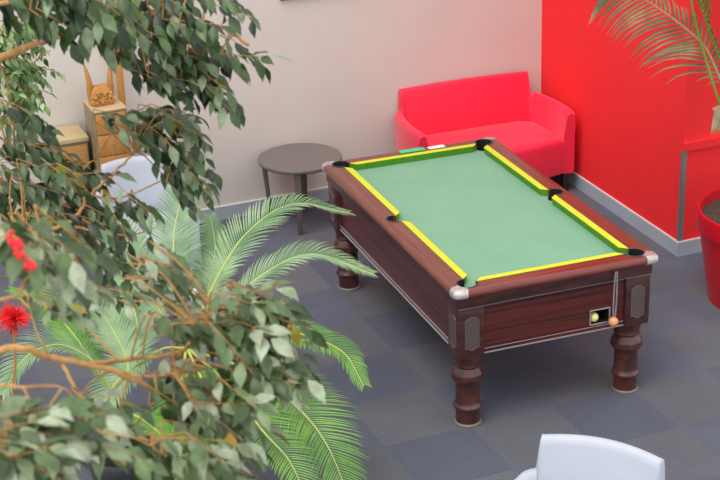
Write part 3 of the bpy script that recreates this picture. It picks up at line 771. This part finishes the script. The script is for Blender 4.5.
# near tree: lower centre and lower left, out of focus
NEAR = ficus('nearest ficus tree, grey-green leaves filling the lower left corner', -170, 3.9, 3.6,
      [([(-4, 351, 3.75), (50, 357, 3.8), (95, 366, 3.85), (130, 378, 3.9), (168, 394, 3.95), (215, 400, 4.0), (255, 410, 4.05)], .0105),
       ([(85, 365, 3.85), (130, 359, 3.95), (180, 352, 4.0), (200, 328, 4.05), (225, 308, 4.1), (262, 302, 4.15)], .007),
       ([(60, 360, 3.82), (78, 392, 3.8), (95, 415, 3.75), (112, 450, 3.7), (150, 470, 3.7)], .005),
       ([(-4, 384, 3.3), (40, 386, 3.3), (62, 388, 3.3), (78, 403, 3.35)], .005),
       ([(180, 352, 4.0), (178, 372, 4.0), (225, 366, 4.0), (270, 370, 4.05)], .005),
       ([(110, 371, 3.9), (160, 376, 3.9), (195, 362, 3.95), (205, 330, 4.0)], .004),
       ([(-4, 440, 3.1), (40, 428, 3.1), (90, 440, 3.1), (125, 465, 3.1)], .006),
       ([(-4, 300, 3.3), (30, 275, 3.3), (65, 262, 3.3)], .005),
       ([(78, 403, 3.6), (95, 430, 3.6), (135, 438, 3.65), (165, 455, 3.7)], .004),
       ([(62, 388, 3.4), (50, 410, 3.4), (66, 432, 3.4), (60, 460, 3.4)], .003),
       ([(50, 357, 3.8), (38, 335, 3.8), (28, 300, 3.8), (35, 280, 3.8)], .003)],
      [(250, 318, 42, 20, 4.1, .2, 19, (.9, .1), .45, .074),
       (200, 338, 34, 20, 4.1, .2, 9, (.8, .2), .5, .072),
       (258, 366, 34, 26, 4.05, .2, 20, (.8, .3), .55, .074),
       (214, 412, 42, 26, 4.0, .2, 20, (.8, .35), .55, .074),
       (200, 458, 42, 20, 3.8, .2, 15, (.8, .3), .55, .074),
       (120, 425, 40, 26, 3.9, .2, 4, (.8, .3), .6, .068),
       (120, 465, 40, 14, 3.6, .2, 3, (.8, .3), .6, .068),
       (30, 462, 46, 20, 3.05, .15, 13, (.9, -.1), .35, .076),
       (85, 440, 26, 14, 3.1, .15, 3, (.9, -.1), .35, .072),
       (25, 425, 22, 10, 3.1, .1, 4, (.9, 0), .4, .074),
       (4, 255, 20, 18, 3.3, .15, 4, (.8, .4), .6, .078),
       (52, 262, 26, 20, 3.4, .15, 7, (.8, .4), .6, .078),
       (85, 300, 18, 14, 3.6, .15, 2, (.8, .4), .6, .07),
       (178, 275, 26, 14, 4.1, .15, 4, (.9, .2), .5, .068),
       (150, 300, 36, 30, 4.2, .15, 5, (.8, .2), .5, .066),
       (55, 320, 40, 16, 4.0, .2, 4, (.8, .2), .5, .066)],
      'near', 11, trunk_r=.045)
# middle tree: top clump and central branch
ficus('middle ficus tree, deep green drooping leaves across the top left', -190, 5.4, 4.1,
      [([(-4, 60, 5.2), (25, 48, 5.2), (52, 38, 5.15), (100, 22, 5.1), (160, 14, 5.1), (215, 25, 5.1), (250, 45, 5.1)], .014),
       ([(-4, 5, 5.0), (60, -5, 5.0), (130, -12, 5.0), (190, -10, 5.0)], .010),
       ([(-4, 242, 5.3), (20, 236, 5.3), (55, 228, 5.3), (75, 218, 5.3), (90, 195, 5.3), (112, 176, 5.3), (135, 152, 5.3)], .0105),
       ([(90, 195, 5.3), (120, 198, 5.3), (150, 186, 5.3), (185, 170, 5.3), (200, 160, 5.3)], .004),
       ([(75, 226, 5.3), (97, 231, 5.3), (130, 235, 5.3), (165, 225, 5.3)], .005),
       ([(-4, 150, 5.6), (25, 165, 5.6), (60, 170, 5.6), (95, 160, 5.5)], .006),
       ([(-4, 190, 5.6), (30, 200, 5.6), (50, 215, 5.6)], .007)],
      [(50, 0, 70, 18, 4.9, .25, 26, (.8, .3), 1.0, .080),
       (92, 28, 50, 14, 5.0, .2, 14, (.6, .5), 1.2, .082),
       (150, 2, 40, 16, 5.1, .25, 13, (.8, .3), 1.0, .076),
       (170, 30, 36, 16, 5.1, .25, 12, (.8, .4), 1.0, .074),
       (205, 55, 28, 16, 5.1, .2, 9, (.8, .4), 1.0, .074),
       (180, 82, 24, 10, 5.1, .2, 6, (.8, .4), 1.1, .074),
       (222, 92, 18, 14, 5.1, .15, 5, (.7, .5), 1.1, .074),
       (248, 66, 14, 8, 5.1, .12, 2, (.9, .2), .6, .07),
       (222, 12, 12, 10, 5.1, .12, 3, (.8, .4), .8, .07),
       (145, 62, 26, 10, 5.1, .15, 5, (.5, .6), 1.2, .076),
       (150, 121, 36, 5, 5.3, .2, 9, (.9, .0), .6, .068),
       (165, 142, 34, 12, 5.3, .25, 11, (.8, .4), .9, .070),
       (186, 178, 22, 24, 5.3, .2, 11, (.7, .6), .9, .070),
       (150, 218, 30, 12, 5.3, .2, 5, (.7, .5), .9, .068),
       (22, 125, 24, 12, 5.5, .2, 6, (.8, .3), .8, .066),
       (45, 150, 36, 8, 5.5, .2, 7, (.8, .3), .8, .066),
       (50, 185, 50, 24, 5.5, .25, 30, (.8, .3), .8, .068),
       (88, 226, 44, 18, 5.4, .25, 16, (.7, .4), .8, .068),
       (8, 180, 20, 40, 5.6, .2, 9, (.7, .4), .8, .068),
       (30, 232, 30, 12, 5.5, .2, 5, (.7, .4), .8, .068),
       (115, 275, 40, 32, 5.6, .2, 11, (.6, .5), .9, .064)],
      'top', 23, trunk_r=.06)
# far small-leaved tree at the left edge
ficus('far ficus tree with small bright leaves against the beige wall at the left edge', -110, 8.6, 3.0,
      [([(-4, 95, 8.5), (15, 80, 8.5), (35, 62, 8.5), (50, 50, 8.5)], .008),
       ([(-4, 40, 8.5), (25, 35, 8.5), (45, 38, 8.5)], .007),
       ([(-4, 120, 8.5), (20, 108, 8.5)], .006)],
      [(26, 48, 30, 26, 8.5, .3, 40, (.8, .4), .7, .062),
       (20, 85, 30, 26, 8.5, .3, 40, (.7, .5), .7, .062),
       (14, 125, 18, 20, 8.5, .3, 12, (.6, .6), .7, .062)],
      'far', 37, trunk_r=.035, potr=.22)

# red flowering plant at the left edge
f0 = at(14, 318, 6.4); b0 = Vector((f0.x - .12, f0.y + .1, 0))
t = thing('flowering_plant', 'plant with spiky red bloom among leaves at the left edge', 'plant', b0)
pot(t, .11, .14, .24, M['pot_grey'])
rel = lambda v: v - b0
fl = rel(f0)
m = MB(); m.tube(spline([(0, 0, .18), (0.01, 0, fl.z * .5), fl * .8 + Vector((0, 0, .05)), fl], 8), .006, 6)
m.build('stem', M['twig'], t)
m = MB(); rs = random.Random(9)
for k in range(170):
    v = Vector((rs.gauss(0, 1), rs.gauss(0, 1), rs.gauss(0, 1))).normalized(); l = rs.uniform(.05, .085)
    s_ = v.orthogonal().normalized() * .006; q = fl
    m.add([q + s_, q - s_, q + v * l * .6 - s_ * .8, q + v * l, q + v * l * .6 + s_ * .8], [(0, 1, 2, 3, 4)])
m.build('bloom', M['bloom'], t)
# red figs on the nearest ficus
m = MB(); n = 8
for k in range(18):
    u = k / 17; q = at(14 + 16 * u + rs.uniform(-5, 5), 236 + 34 * u + rs.uniform(-4, 4), 3.12 + rs.uniform(-.05, .05)); r_ = rs.uniform(.005, .0085)
    m.loft([[(q.x + max(.0004, r_ * math.sin(PI * i / 6)) * math.cos(2 * PI * j / n), q.y + max(.0004, r_ * math.sin(PI * i / 6)) * math.sin(2 * PI * j / n), q.z - r_ * math.cos(PI * i / 6)) for j in range(n)] for i in range(7)])
m.tube(spline([at(-4, 238, 3.16), at(14, 236, 3.14), at(24, 252, 3.13), at(32, 274, 3.13)], 5), .002, 5, mi=1)
world_parent(m.build('figs', [M['bloom'], M['twig']], smooth=60), NEAR)
